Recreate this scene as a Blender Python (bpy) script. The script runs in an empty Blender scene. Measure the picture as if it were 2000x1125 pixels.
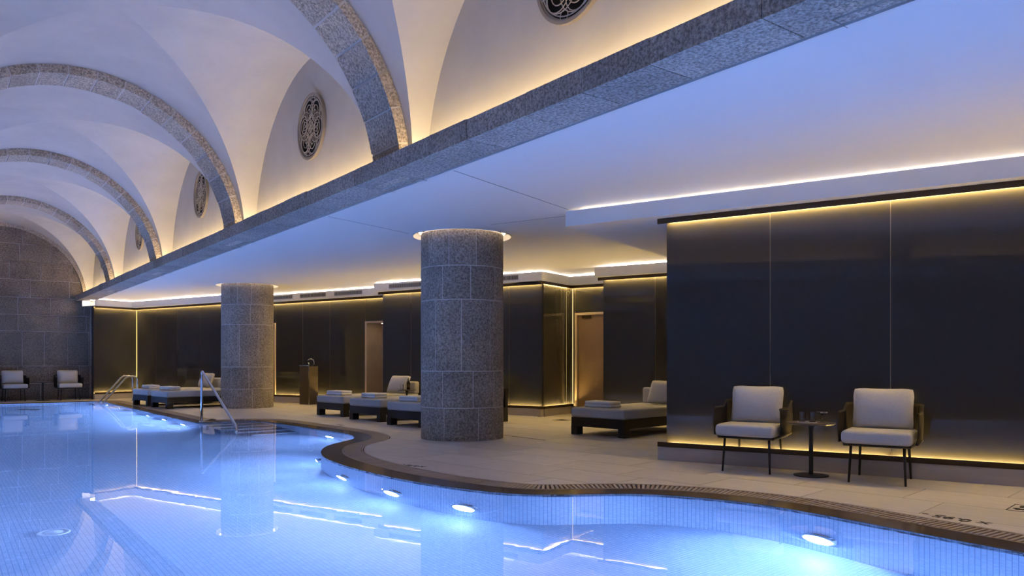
import bpy, bmesh, math, random
from mathutils import Vector, Matrix
from mathutils.geometry import tessellate_polygon
random.seed(7)
SC = bpy.context.scene
COL = SC.collection
PI = math.pi

# ------------------------------------------------------------------ camera, world, exposure
cam = bpy.data.cameras.new('camera')
camo = bpy.data.objects.new('camera', cam)
COL.objects.link(camo)
camo.location = (0, 0, 1.1)
camo.rotation_euler = (PI/2, 0, 0)
cam.sensor_width = 36
cam.lens = 27.0
cam.shift_y = 0.07125
cam.clip_start = 0.05
SC.camera = camo
w = bpy.data.worlds.new('world')
SC.world = w
w.use_nodes = True
w.node_tree.nodes['Background'].inputs[0].default_value = (0.02, 0.03, 0.06, 1)
w.node_tree.nodes['Background'].inputs[1].default_value = 0.2
SC.view_settings.view_transform = 'Standard'
SC.view_settings.look = 'None'
SC.view_settings.exposure = 0.14
SC.view_settings.gamma = 1.0
SC.view_settings.use_curve_mapping = False
SC.cycles.sample_clamp_indirect = 12.0
SC.cycles.max_bounces = 8
SC.cycles.diffuse_bounces = 3
SC.cycles.glossy_bounces = 4
SC.cycles.transmission_bounces = 6
SC.cycles.use_adaptive_sampling = True
SC.cycles.adaptive_threshold = 0.05
SC.cycles.caustics_refractive = True
SC.cycles.blur_glossy = 0.5

# light strengths
POOL_COL = (0.31, 0.49, 1.0)
POOL_STR = 670.0
POOL_STR_L = 100.0  # strength of the added lamps on the camera side
LED_COL = (1.0, 0.67, 0.21)
COVE_COL = (1.0, 0.83, 0.66)
VAULT_COL = (1.0, 0.72, 0.40)
LED_STR = 165.0
COVE_STR = 80.0
VAULT_STR = 25.0
HALO_STR = 7.0

# ------------------------------------------------------------------ frames
AV = math.atan(1138/1500)            # vault frame: local x = t (to the right), local y = s (along the vault)
AW = -math.radians(33.1)             # wall frame: local x = v (along the walls), local y = w (into the walls)
AG = -math.radians(44.6)             # paving / lounger frame
def rot2(a, x, y): return (x*math.cos(a)-y*math.sin(a), x*math.sin(a)+y*math.cos(a))
def V(t, s): return rot2(AV, t, s)
def Wf(v, ww): return rot2(AW, v, ww)
def toV(x, y): return rot2(-AV, x, y)
def toW(x, y): return rot2(-AW, x, y)
def toG(x, y): return rot2(-AG, x, y)

# ------------------------------------------------------------------ materials
def new_mat(name):
    m = bpy.data.materials.new(name); m.use_nodes = True
    return m, m.node_tree, m.node_tree.nodes['Principled BSDF']
def mat(name, col, rough=0.5, metal=0.0, spec=0.5, bump=None, vary=None, coat=0.0, rand=0.0):
    """bump=(scale, strength, distance)   vary=(scale, colour2, contrast, stretch)"""
    m, nt, b = new_mat(name)
    b.inputs['Base Color'].default_value = (*col, 1)
    b.inputs['Roughness'].default_value = rough
    b.inputs['Metallic'].default_value = metal
    b.inputs['Specular IOR Level'].default_value = spec
    b.inputs['Coat Weight'].default_value = coat
    N, L = nt.nodes.new, nt.links.new
    tc = N('ShaderNodeTexCoord')
    src = None
    if vary:
        mp = N('ShaderNodeMapping'); L(tc.outputs['Object'], mp.inputs[0])
        mp.inputs['Scale'].default_value = vary[3] if len(vary) > 3 else (1, 1, 1)
        n = N('ShaderNodeTexNoise'); n.inputs['Scale'].default_value = vary[0]; n.inputs['Detail'].default_value = 6
        n.inputs['Roughness'].default_value = 0.65
        L(mp.outputs[0], n.inputs['Vector'])
        r = N('ShaderNodeMapRange'); k = vary[2]
        r.inputs[1].default_value = 0.5-k; r.inputs[2].default_value = 0.5+k
        L(n.outputs['Fac'], r.inputs[0])
        mx = N('ShaderNodeMix'); mx.data_type = 'RGBA'
        mx.inputs[6].default_value = (*col, 1); mx.inputs[7].default_value = (*vary[1], 1)
        L(r.outputs[0], mx.inputs[0]); src = mx.outputs[2]
    if rand:
        oi = N('ShaderNodeObjectInfo')
        rr = N('ShaderNodeMapRange'); rr.inputs[3].default_value = 1-rand; rr.inputs[4].default_value = 1+rand
        L(oi.outputs['Random'], rr.inputs[0])
        hs = N('ShaderNodeHueSaturation')
        if src: L(src, hs.inputs['Color'])
        else: hs.inputs['Color'].default_value = (*col, 1)
        L(rr.outputs[0], hs.inputs['Value']); src = hs.outputs[0]
    if src: L(src, b.inputs['Base Color'])
    if bump:
        n2 = N('ShaderNodeTexNoise'); n2.inputs['Scale'].default_value = bump[0]; n2.inputs['Detail'].default_value = 4
        L(tc.outputs['Object'], n2.inputs['Vector'])
        bp = N('ShaderNodeBump'); bp.inputs['Strength'].default_value = bump[1]; bp.inputs['Distance'].default_value = bump[2]
        L(n2.outputs['Fac'], bp.inputs['Height']); L(bp.outputs[0], b.inputs['Normal'])
    return m
def emit(name, col, st):
    m, nt, b = new_mat(name)
    b.inputs['Base Color'].default_value = (0.02, 0.02, 0.02, 1)
    b.inputs['Emission Color'].default_value = (*col, 1)
    b.inputs['Emission Strength'].default_value = st
    return m
def stone(name, c1, c2, fine, rand=0.12, bump=0.9):
    """bush-hammered limestone: mottled colour plus small pits"""
    m, nt, b = new_mat(name)
    N, L = nt.nodes.new, nt.links.new
    b.inputs['Roughness'].default_value = 0.85
    b.inputs['Specular IOR Level'].default_value = 0.25
    tc = N('ShaderNodeTexCoord')
    n = N('ShaderNodeTexNoise'); n.inputs['Scale'].default_value = 2.2; n.inputs['Detail'].default_value = 5
    p = N('ShaderNodeTexNoise'); p.inputs['Scale'].default_value = fine; p.inputs['Detail'].default_value = 3; p.inputs['Roughness'].default_value = 0.7
    L(tc.outputs['Object'], n.inputs['Vector']); L(tc.outputs['Object'], p.inputs['Vector'])
    mx = N('ShaderNodeMix'); mx.data_type = 'RGBA'
    mx.inputs[6].default_value = (*c1, 1); mx.inputs[7].default_value = (*c2, 1)
    r = N('ShaderNodeMapRange'); r.inputs[1].default_value = 0.3; r.inputs[2].default_value = 0.7
    L(n.outputs['Fac'], r.inputs[0]); L(r.outputs[0], mx.inputs[0])
    r2 = N('ShaderNodeMapRange'); r2.inputs[1].default_value = 0.36; r2.inputs[2].default_value = 0.64
    r2.inputs[3].default_value = 0.5; r2.inputs[4].default_value = 1.4
    L(p.outputs['Fac'], r2.inputs[0])
    oi = N('ShaderNodeObjectInfo')
    rr = N('ShaderNodeMapRange'); rr.inputs[3].default_value = 1-rand; rr.inputs[4].default_value = 1+rand
    L(oi.outputs['Random'], rr.inputs[0])
    mu = N('ShaderNodeMath'); mu.operation = 'MULTIPLY'
    L(r2.outputs[0], mu.inputs[0]); L(rr.outputs[0], mu.inputs[1])
    hs = N('ShaderNodeHueSaturation'); L(mx.outputs[2], hs.inputs['Color']); L(mu.outputs[0], hs.inputs['Value'])
    L(hs.outputs[0], b.inputs['Base Color'])
    bp = N('ShaderNodeBump'); bp.inputs['Strength'].default_value = bump; bp.inputs['Distance'].default_value = 0.02
    L(p.outputs['Fac'], bp.inputs['Height']); L(bp.outputs[0], b.inputs['Normal'])
    return m
def mosaic(name, uv, c1, c2, mortar, size=0.025):
    m, nt, b = new_mat(name)
    N, L = nt.nodes.new, nt.links.new
    b.inputs['Roughness'].default_value = 0.35
    tc = N('ShaderNodeTexCoord')
    br = N('ShaderNodeTexBrick'); br.offset = 0.0; br.squash = 1.0
    br.inputs['Color1'].default_value = (*c1, 1); br.inputs['Color2'].default_value = (*c2, 1); br.inputs['Mortar'].default_value = (*mortar, 1)
    br.inputs['Scale'].default_value = 1.0; br.inputs['Mortar Size'].default_value = size*0.06
    br.inputs['Brick Width'].default_value = size; br.inputs['Row Height'].default_value = size
    br.inputs['Bias'].default_value = 0.0
    L(tc.outputs['UV' if uv else 'Object'], br.inputs['Vector'])
    L(br.outputs['Color'], b.inputs['Base Color'])
    return m

M = {}
M['stone'] = stone('rough_limestone', (0.42, 0.36, 0.305), (0.30, 0.26, 0.225), 38)
M['stone_arch'] = stone('arch_limestone', (0.55, 0.48, 0.40), (0.42, 0.365, 0.31), 42, bump=1.0)
M['stone_cornice'] = stone('cornice_limestone', (0.40, 0.355, 0.31), (0.29, 0.26, 0.235), 48, bump=0.3)
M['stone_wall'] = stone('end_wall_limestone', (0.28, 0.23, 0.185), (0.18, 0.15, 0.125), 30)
M['mortar'] = mat('pale_mortar', (0.62, 0.59, 0.56), 0.9, bump=(80, 0.3, 0.004))
M['plaster'] = mat('lime_plaster', (0.60, 0.58, 0.55), 0.8, spec=0.2, vary=(1.6, (0.50, 0.49, 0.475), 0.25), bump=(9, 0.25, 0.012))
M['ceiling'] = mat('ceiling_white', (0.82, 0.82, 0.82), 0.75, spec=0.2)
M['white'] = mat('white_paint', (0.80, 0.79, 0.78), 0.55)
M['joint'] = mat('joint_dark', (0.03, 0.03, 0.035), 0.8)
M['glass'] = mat('dark_glass', (0.034, 0.033, 0.033), 0.03, spec=0.5, coat=0.0)
M['bronze'] = mat('dark_bronze', (0.07, 0.045, 0.025), 0.35, metal=0.6)
M['seam'] = mat('bronze_seam', (0.30, 0.22, 0.14), 0.3, metal=0.8)
M['skirting'] = mat('limestone_skirting', (0.50, 0.45, 0.41), 0.55, vary=(3, (0.40, 0.36, 0.34), 0.3, (1, 1, 6)))
M['tile'] = mat('limestone_paving', (0.63, 0.60, 0.57), 0.42, spec=0.4, vary=(2.6, (0.50, 0.465, 0.435), 0.28, (0.6, 4.5, 1)), bump=(30, 0.08, 0.004), rand=0.07)
M['grout'] = mat('paving_grout', (0.16, 0.14, 0.125), 0.9)
M['lip'] = mat('wet_brown_stone', (0.10, 0.072, 0.054), 0.16, spec=0.45, vary=(5, (0.09, 0.062, 0.045), 0.25))
M['slat'] = mat('grate_slat', (0.34, 0.275, 0.235), 0.4, rand=0.12)
M['channel'] = mat('gutter_channel', (0.02, 0.018, 0.016), 0.9)
M['mosaic_wall'] = mosaic('pool_mosaic_wall', True, (0.62, 0.70, 0.80), (0.50, 0.60, 0.74), (0.22, 0.30, 0.45), 0.034)
M['mosaic_floor'] = mosaic('pool_mosaic_floor', False, (0.55, 0.66, 0.80), (0.46, 0.58, 0.74), (0.26, 0.36, 0.55), 0.034)
M['step'] = mosaic('stair_mosaic', False, (0.20, 0.25, 0.32), (0.16, 0.21, 0.28), (0.10, 0.13, 0.2), 0.034)
M['nosing'] = mat('pale_nosing', (0.75, 0.80, 0.88), 0.4)
M['steel'] = mat('polished_steel', (0.62, 0.62, 0.64), 0.16, metal=1.0)
M['fabric'] = mat('light_grey_fabric', (0.50, 0.495, 0.50), 0.9, spec=0.15, vary=(60, (0.42, 0.415, 0.42), 0.3, (1, 1, 1)), bump=(140, 0.35, 0.003))
M['pillow'] = mat('pale_linen', (0.54, 0.525, 0.515), 0.9, spec=0.15, vary=(50, (0.46, 0.45, 0.445), 0.3), bump=(14, 0.25, 0.012))
M['towel'] = mat('white_towel', (0.76, 0.75, 0.74), 0.95, spec=0.1, bump=(220, 0.6, 0.004))
M['blackwood'] = mat('black_wood', (0.014, 0.012, 0.011), 0.45, bump=(30, 0.1, 0.002))
M['blackmetal'] = mat('black_metal', (0.012, 0.012, 0.014), 0.4, metal=0.2)
M['rope'] = mat('brown_rope', (0.020, 0.014, 0.011), 0.85, bump=(160, 0.6, 0.003))
M['tabletop'] = mat('table_top_dark_wood', (0.13, 0.10, 0.085), 0.28, vary=(12, (0.09, 0.07, 0.06), 0.3, (1, 5, 1)))
M['door'] = mat('door_bronze', (0.30, 0.20, 0.115), 0.38, metal=0.35, vary=(3, (0.26, 0.17, 0.10), 0.3, (1, 1, 8)))
M['frame'] = mat('door_frame_beige', (0.55, 0.44, 0.32), 0.5)
M['reveal'] = mat('warm_limestone', (0.46, 0.35, 0.245), 0.6, vary=(2.5, (0.36, 0.27, 0.19), 0.3), bump=(25, 0.15, 0.005))
M['cabinet'] = mat('fountain_bronze', (0.10, 0.078, 0.06), 0.4, metal=0.3)
M['grille'] = mat('grille_metal', (0.46, 0.41, 0.35), 0.5, metal=0.2)
M['grille_dark'] = mat('grille_frame_metal', (0.30, 0.265, 0.23), 0.45, metal=0.4)
M['void'] = mat('dark_void', (0.006, 0.006, 0.007), 0.9)
M['vent'] = mat('vent_grey', (0.42, 0.42, 0.44), 0.5)
M['ink'] = mat('black_marking', (0.012, 0.012, 0.013), 0.6)
M['bottle'] = mat('dark_bottle', (0.008, 0.010, 0.008), 0.12)
M['olive'] = mat('dark_dish', (0.06, 0.035, 0.02), 0.4)
M['led'] = emit('led_warm', LED_COL, LED_STR)
M['ledv'] = emit('led_vertical', LED_COL, LED_STR*0.02)
M['cove'] = emit('led_cove', COVE_COL, COVE_STR)
M['vaultled'] = emit('led_vault', VAULT_COL, VAULT_STR)
M['vaultled2'] = emit('led_vault_dimmer', VAULT_COL, VAULT_STR*0.2)
M['cove_far'] = emit('led_cove_alcove', COVE_COL, COVE_STR*2.8)
M['halo'] = emit('led_halo', (1.0, 0.78, 0.52), HALO_STR)
M['lamp'] = emit('pool_lamp', POOL_COL, POOL_STR)
M['lamp_added'] = emit('pool_lamp_added', POOL_COL, POOL_STR_L)
def glassmat(name, ior, col=(1, 1, 1)):
    m = bpy.data.materials.new(name); m.use_nodes = True; nt = m.node_tree
    nt.nodes.remove(nt.nodes['Principled BSDF'])
    g = nt.nodes.new('ShaderNodeBsdfGlass'); g.inputs['IOR'].default_value = ior; g.inputs['Roughness'].default_value = 0.0
    g.inputs['Color'].default_value = (*col, 1)
    nt.links.new(g.outputs[0], nt.nodes['Material Output'].inputs['Surface'])
    return m, nt, g
M['tumbler'] = glassmat('clear_glass', 1.45)[0]
wm, wnt, wg = glassmat('pool_water', 1.333, (0.93, 0.97, 1.0))
_tc = wnt.nodes.new('ShaderNodeTexCoord'); _n = wnt.nodes.new('ShaderNodeTexNoise'); _b = wnt.nodes.new('ShaderNodeBump')
_n.inputs['Scale'].default_value = 5.0; _n.inputs['Detail'].default_value = 3
_b.inputs['Strength'].default_value = 0.045; _b.inputs['Distance'].default_value = 0.004
wnt.links.new(_tc.outputs['Object'], _n.inputs['Vector']); wnt.links.new(_n.outputs['Fac'], _b.inputs['Height']); wnt.links.new(_b.outputs[0], wg.inputs['Normal'])
M['water'] = wm

# ------------------------------------------------------------------ object helpers
def put(o, parent=None, loc=None, rz=None):
    COL.objects.link(o)
    if parent: o.parent = parent
    if loc is not None: o.location = loc
    if rz is not None: o.rotation_euler = (0, 0, rz)
    return o
def thing(name, label, cat, loc=(0, 0, 0), rz=0.0, group=None):
    o = put(bpy.data.objects.new(name, None), None, loc, rz)
    o.empty_display_size = 0.1
    o['label'] = label; o['category'] = cat
    if group: o['group'] = group
    return o
def tag(o, label, cat, group=None, kind=None):
    o['label'] = label; o['category'] = cat
    if group: o['group'] = group
    if kind: o['kind'] = kind
    return o
class MB:
    def __init__(self): self.v = []; self.f = []; self.uv = None
    def add(self, vs, fs):
        k = len(self.v); self.v += [tuple(p) for p in vs]; self.f += [tuple(i+k for i in f) for f in fs]; return self
    def box(self, x0, x1, y0, y1, z0, z1):
        return self.add([(x0,y0,z0),(x1,y0,z0),(x1,y1,z0),(x0,y1,z0),(x0,y0,z1),(x1,y0,z1),(x1,y1,z1),(x0,y1,z1)],
                        [(0,3,2,1),(4,5,6,7),(0,1,5,4),(1,2,6,5),(2,3,7,6),(3,0,4,7)])
    def lathe(self, prof, n=24, cx=0, cy=0):
        """prof: (r,z) from bottom to top, closed at the axis where r=0"""
        k = len(self.v); m = len(prof)
        vs = [(cx+r*math.cos(2*PI*i/n), cy+r*math.sin(2*PI*i/n), z) for (r, z) in prof for i in range(n)]
        fs = [(j*n+i, j*n+(i+1) % n, (j+1)*n+(i+1) % n, (j+1)*n+i) for j in range(m-1) for i in range(n)]
        return self.add(vs, fs)
    def tube(self, pts, r, n=8, cap=True):
        pts = [Vector(p) for p in pts]; rs = r if isinstance(r, (list, tuple)) else [r]*len(pts)
        rings = []; up = None
        for i, p in enumerate(pts):
            d = (pts[min(i+1, len(pts)-1)]-pts[max(i-1, 0)]).normalized()
            if up is None: up = Vector((0, 0, 1)) if abs(d.z) < 0.9 else Vector((1, 0, 0))
            a = d.cross(up).normalized(); b = a.cross(d).normalized(); up = b
            rings.append([p+(a*math.cos(2*PI*k/n)+b*math.sin(2*PI*k/n))*rs[i] for k in range(n)])
        vs = [q for rg in rings for q in rg]
        fs = [(j*n+k, j*n+(k+1) % n, (j+1)*n+(k+1) % n, (j+1)*n+k) for j in range(len(pts)-1) for k in range(n)]
        if cap: fs += [tuple(range(n))[::-1], tuple((len(pts)-1)*n+k for k in range(n))]
        return self.add(vs, fs)
    def prism(self, poly, z0, z1, bottom=True):
        n = len(poly)
        vs = [(x, y, z0) for x, y in poly]+[(x, y, z1) for x, y in poly]
        fs = [tuple(range(n, 2*n))]+[(i, (i+1) % n, n+(i+1) % n, n+i) for i in range(n)]
        if bottom: fs.append(tuple(range(n))[::-1])
        return self.add(vs, fs)
    def mesh(self, name, mt, smooth=False):
        me = bpy.data.meshes.new(name); me.from_pydata(self.v, [], self.f)
        if smooth: me.polygons.foreach_set('use_smooth', [True]*len(me.polygons))
        me.materials.append(mt); me.update(); return me
    def build(self, name, mt, parent=None, loc=None, rz=None, smooth=False, fix=False):
        me = self.mesh(name, mt, smooth)
        if fix:
            bm = bmesh.new(); bm.from_mesh(me); bmesh.ops.recalc_face_normals(bm, faces=bm.faces); bm.to_mesh(me); bm.free()
        return put(bpy.data.objects.new(name, me), parent, loc, rz)
def rbox(name, mt, parent, x0, x1, y0, y1, z0, z1, r, seg=3, bulge=0.0, mtx=None):
    """rounded cushion-like box, optionally bulging"""
    bm = bmesh.new(); bmesh.ops.create_cube(bm, size=1.0)
    sx, sy, sz = x1-x0, y1-y0, z1-z0
    bmesh.ops.scale(bm, vec=(sx, sy, sz), verts=bm.verts)
    if bulge: bmesh.ops.subdivide_edges(bm, edges=bm.edges, cuts=9, use_grid_fill=True)
    else: bmesh.ops.bevel(bm, geom=bm.edges[:], offset=r, segments=seg, profile=0.5, affect='EDGES')
    if bulge:
        mn = min(sx, sy, sz)
        for v in bm.verts:
            x, y, z = v.co.x/sx*2, v.co.y/sy*2, v.co.z/sz*2
            # round the edges, swell the middle of the thin axis
            def sq(a): return max(0.0, 1-a*a)
            if mn == sz: v.co.z *= (0.16+0.84*(sq(x)*sq(y))**0.36)*(1+bulge*sq(x)*sq(y))
            elif mn == sy:
                kx = 1-0.05*sq(z)-0.07*max(0, abs(x)+abs(z)-1.7)/0.3; kz = 1-0.05*sq(x)-0.07*max(0, abs(x)+abs(z)-1.7)/0.3
                v.co.x *= kx; v.co.z *= kz
                v.co.y *= (0.16+0.84*(sq(x)*sq(z))**0.36)*(1+bulge*sq(x)*sq(z))
            else: v.co.x *= (0.16+0.84*(sq(y)*sq(z))**0.36)*(1+bulge*sq(y)*sq(z))
    c = Vector(((x0+x1)/2, (y0+y1)/2, (z0+z1)/2))
    for v in bm.verts:
        v.co = (mtx @ v.co if mtx else v.co)+c
    me = bpy.data.meshes.new(name); bm.to_mesh(me); bm.free()
    me.polygons.foreach_set('use_smooth', [True]*len(me.polygons)); me.materials.append(mt)
    return put(bpy.data.objects.new(name, me), parent)
def copy_tree(o, parent=None):
    c = o.copy(); COL.objects.link(c); c.parent = parent
    for ch in [x for x in KIDS.get(o.name, [])]: copy_tree(ch, c)
    return c
KIDS = {}
def index_kids():
    KIDS.clear()
    for o in COL.objects:
        if o.parent: KIDS.setdefault(o.parent.name, []).append(o)

# ------------------------------------------------------------------ 2D helpers
def clip_half(poly, a, b, c):
    """keep a*x+b*y<=c"""
    out = []
    for i, p in enumerate(poly):
        q = poly[(i+1) % len(poly)]
        dp = a*p[0]+b*p[1]-c; dq = a*q[0]+b*q[1]-c
        if dp <= 0: out.append(p)
        if (dp < 0 < dq) or (dq < 0 < dp):
            k = dp/(dp-dq); out.append((p[0]+(q[0]-p[0])*k, p[1]+(q[1]-p[1])*k))
    return out
def clip_rect(poly, x0, x1, y0, y1):
    for (a, b, c) in ((1, 0, x1), (-1, 0, -x0), (0, 1, y1), (0, -1, -y0)):
        poly = clip_half(poly, a, b, c)
        if len(poly) < 3: return []
    out = []
    for p in poly:
        if not out or abs(p[0]-out[-1][0])+abs(p[1]-out[-1][1]) > 1e-5: out.append(p)
    if len(out) > 1 and abs(out[0][0]-out[-1][0])+abs(out[0][1]-out[-1][1]) < 1e-5: out.pop()
    return out
def area(poly): return 0.5*sum(poly[i][0]*poly[(i+1) % len(poly)][1]-poly[(i+1) % len(poly)][0]*poly[i][1] for i in range(len(poly)))
def catmull(pts, n):
    out = []
    for i in range(len(pts)-1):
        p0 = pts[max(i-1, 0)]; p1 = pts[i]; p2 = pts[i+1]; p3 = pts[min(i+2, len(pts)-1)]
        for k in range(n):
            t = k/n; t2 = t*t; t3 = t2*t
            out.append(tuple(0.5*(2*p1[j]+(p2[j]-p0[j])*t+(2*p0[j]-5*p1[j]+4*p2[j]-p3[j])*t2+(3*p1[j]-p0[j]-3*p2[j]+p3[j])*t3) for j in range(2)))
    out.append(pts[-1]); return out
def resample(pts, step):
    L = [0.0]
    for i in range(1, len(pts)): L.append(L[-1]+math.dist(pts[i], pts[i-1]))
    n = max(2, int(L[-1]/step)); out = []; j = 0
    for k in range(n+1):
        d = L[-1]*k/n
        while j < len(L)-2 and L[j+1] < d: j += 1
        u = (d-L[j])/max(1e-9, L[j+1]-L[j]); out.append((pts[j][0]+(pts[j+1][0]-pts[j][0])*u, pts[j][1]+(pts[j+1][1]-pts[j][1])*u))
    return out
def normals(pts):
    out = []
    for i in range(len(pts)):
        a = pts[max(i-1, 0)]; b = pts[min(i+1, len(pts)-1)]
        dx, dy = b[0]-a[0], b[1]-a[1]; l = math.hypot(dx, dy); out.append((dy/l, -dx/l))
    return out
def fill(name, loops, z, mt, parent=None, rz=None, flip=False):
    vl = [[Vector((x, y, 0)) for x, y in lp] for lp in loops]
    tris = tessellate_polygon(vl)
    vs = [(p[0], p[1], z) for lp in loops for p in lp]
    fs = []
    for t in tris:
        a, b, c = (vs[i] for i in t)
        cr = (b[0]-a[0])*(c[1]-a[1])-(b[1]-a[1])*(c[0]-a[0])
        if abs(cr) < 1e-10: continue
        up = cr > 0
        fs.append(tuple(t) if up != flip else tuple(t)[::-1])
    return MB().add(vs, fs).build(name, mt, parent, None, rz)

# ------------------------------------------------------------------ pool outline in the vault frame (t, s), from the near end to the far corner
S_NEAR, S_END, S_POOL = -3.3, 25.5, 23.5
T_LEFT, T_PL = -2.4, -0.6
ZC = 2.89
edge = [(5.0, -3.3), (5.0, -2.0), (5.0, 0.0), (5.0, 1.2), (5.02, 1.9), (5.06, 2.5), (5.1, 3.0), (5.1, 3.45), (4.98, 3.95), (4.74, 4.38),
        (4.45, 4.62), (4.16, 4.8), (3.93, 5.0), (3.76, 5.28), (3.63, 5.7), (3.54, 6.1), (3.49, 6.6), (3.48, 7.2), (3.52, 7.8), (3.62, 8.36), (3.82, 8.9),
        (4.12, 9.4), (4.45, 9.72), (4.76, 10.0), (4.96, 10.4), (5.04, 10.9), (5.02, 11.6), (4.97, 12.5), (4.94, 13.3), (4.88, 13.85), (4.72, 14.15), (4.5, 14.25),
        (4.2, 14.27), (3.95, 14.28), (3.83, 14.36), (3.78, 14.6), (3.76, 15.2), (3.75, 18.0), (3.75, 21.0), (3.75, 23.5)]
EDGE = resample(catmull(edge, 8), 0.06)
NRM = normals(EDGE)                                   # points to the right: away from the water
def off(d): return [(p[0]+n[0]*d, p[1]+n[1]*d) for p, n in zip(EDGE, NRM)]
LIP, GR = 0.25, 0.515
FAR = [(T_PL, S_POOL)]
POOL = EDGE+[(T_PL, S_POOL), (T_PL, S_NEAR)]
# ---- basin
ZP = -1.06
basin = fill('pool_basin', [POOL], ZP, M['mosaic_floor'], None, AV)
tag(basin, 'pale blue mosaic pool basin with a curving side', 'swimming pool', kind='structure')
def wall_strip(name, pts, z0, z1, mt, parent):
    vs = []; fs = []; uvs = []; d = 0
    for i, p in enumerate(pts):
        if i: d += math.dist(p, pts[i-1])
        vs += [(p[0], p[1], z0), (p[0], p[1], z1)]; uvs += [(d, z0), (d, z1)]
        if i: k = 2*i; fs.append((k-2, k, k+1, k-1))
    me = bpy.data.meshes.new(name); me.from_pydata(vs, [], fs); me.materials.append(mt)
    ul = me.uv_layers.new(name='UVMap')
    for lp in me.loops: ul.data[lp.index].uv = uvs[lp.vertex_index]
    me.polygons.foreach_set('use_smooth', [True]*len(me.polygons))
    return put(bpy.data.objects.new(name, me), parent)
wall_strip('basin_wall', EDGE, ZP, -0.004, M['mosaic_wall'], basin)
wall_strip('basin_wall', [(3.75, S_POOL), (T_PL, S_POOL)], ZP, -0.004, M['mosaic_wall'], basin)
wall_strip('basin_wall', [(T_PL, S_POOL), (T_PL, S_NEAR)], ZP, -0.004, M['mosaic_wall'], basin)
wall_strip('basin_wall', [(T_PL, S_NEAR), (5.0, S_NEAR)], ZP, -0.004, M['mosaic_wall'], basin)
water = fill('pool_water', [POOL], -0.014, M['water'], None, AV)
tag(water, 'calm blue lit water filling the swimming pool', 'water', kind='stuff')

# ------------------------------------------------------------------ gutter: wet lip and slotted grate
gut = thing('pool_gutter', 'slotted brown overflow grate following the curved pool edge', 'drain grate', (0, 0, 0), AV)
def band(pa, pb, z, zin=None):
    mb = MB(); n = len(pa)
    mb.add([(x, y, z) for x, y in pa]+[(x, y, z) for x, y in pb], [(i, n+i, n+i+1, i+1) for i in range(n-1)])
    if zin is not None:
        mb.add([(x, y, z) for x, y in pa]+[(x, y, zin) for x, y in pa], [(i+1, n+i+1, n+i, i) for i in range(n-1)])
    return mb
FARE = [(3.75+GR, S_POOL+GR), (T_LEFT, S_POOL+GR)]
def ring(d):   # offset curve continued round the far corner
    return off(d)+[(3.75+d*math.sin(a), S_POOL+d*math.cos(a)) for a in (PI/3, PI/6, 0)]+[(T_PL-0.3, S_POOL+d)]
band(ring(0.0), ring(LIP), -0.002, -0.06).build('wet_lip', M['lip'], gut, fix=False)
band(ring(LIP), ring(GR), -0.045).build('channel_bed', M['channel'], gut)
band(ring(LIP), ring(LIP+0.012), 0.0, -0.045).build('inner_rim', M['slat'], gut)
band(ring(GR-0.03), ring(GR-0.012), 0.0, -0.045).build('outer_rim', M['slat'], gut)
mid = resample(ring((LIP+GR-0.02)/2), 0.04); midn = normals(mid)
slats = []
sl_me = MB().box(-0.105, 0.105, -0.0115, 0.0115, -0.03, 0.0).mesh('slat', M['slat'])
for p, n in zip(mid, midn):
    X, Y = V(*p)
    vis = Y > 0.5 and abs(X/Y) < 0.72
    slats.append((math.hypot(X, Y) if vis else 999, p, math.atan2(n[1], n[0])))
slats.sort(key=lambda q: q[0])
for d, p, a in slats[:300]:
    put(bpy.data.objects.new('slat', sl_me), gut, (p[0], p[1], 0), a)
rest = MB()
for d, p, a in slats[300:]:
    c, s_ = math.cos(a), math.sin(a)
    k = MB().box(-0.105, 0.105, -0.0115, 0.0115, -0.03, 0.0)
    rest.add([(p[0]+x*c-y*s_, p[1]+x*s_+y*c, z) for x, y, z in k.v], k.f)
ro = rest.build('slats', M['slat'], gut); ro['kind'] = 'stuff'

# ------------------------------------------------------------------ floor slab and limestone paving (paving frame)
inner = ring(GR)
deck_v = inner+[(T_LEFT, S_POOL+GR), (T_LEFT, S_END), (3.95, S_END)]
deck = [V(*p) for p in deck_v]+[Wf(-22.3, 12.6), Wf(-22.3, 15.2), Wf(-3.0, 15.2), Wf(-3.0, 8.3), Wf(7.2, 8.3), V(9.4, S_NEAR)]
floor = fill('floor', [deck], -0.012, M['grout'])
tag(floor, 'pale limestone paved deck round the pool', 'floor', kind='structure')
fill('left_deck', [[(T_LEFT, S_NEAR), (T_PL-0.001, S_NEAR), (T_PL-0.001, S_END), (T_LEFT, S_END)]], -0.002, M['tile'], floor, AV)
dg = [toG(*p) for p in deck]
if area(dg) < 0: dg.reverse()
xs = [p[0] for p in dg]; ys = [p[1] for p in dg]
TL, TW, gap = 0.9, 0.6, 0.006
row = 0; y = math.floor(min(ys)/TW)*TW
ntile = 0
while y < max(ys):
    x = math.floor(min(xs)/TL)*TL-((row % 3)*TL/3)
    while x < max(xs):
        cx, cy = rot2(AG, x+TL/2, y+TW/2)
        if cy > 1.5 and abs(cx/cy) < 0.9:
            q = clip_rect(dg, x+gap/2, x+TL-gap/2, y+gap/2, y+TW-gap/2)
            if len(q) >= 3 and abs(area(q)) > 0.004:
                MB().prism(q, -0.012, 0.0, False).build('floor_tile', M['tile'], floor, None, AG); ntile += 1
        x += TL
    y += TW; row += 1

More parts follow.
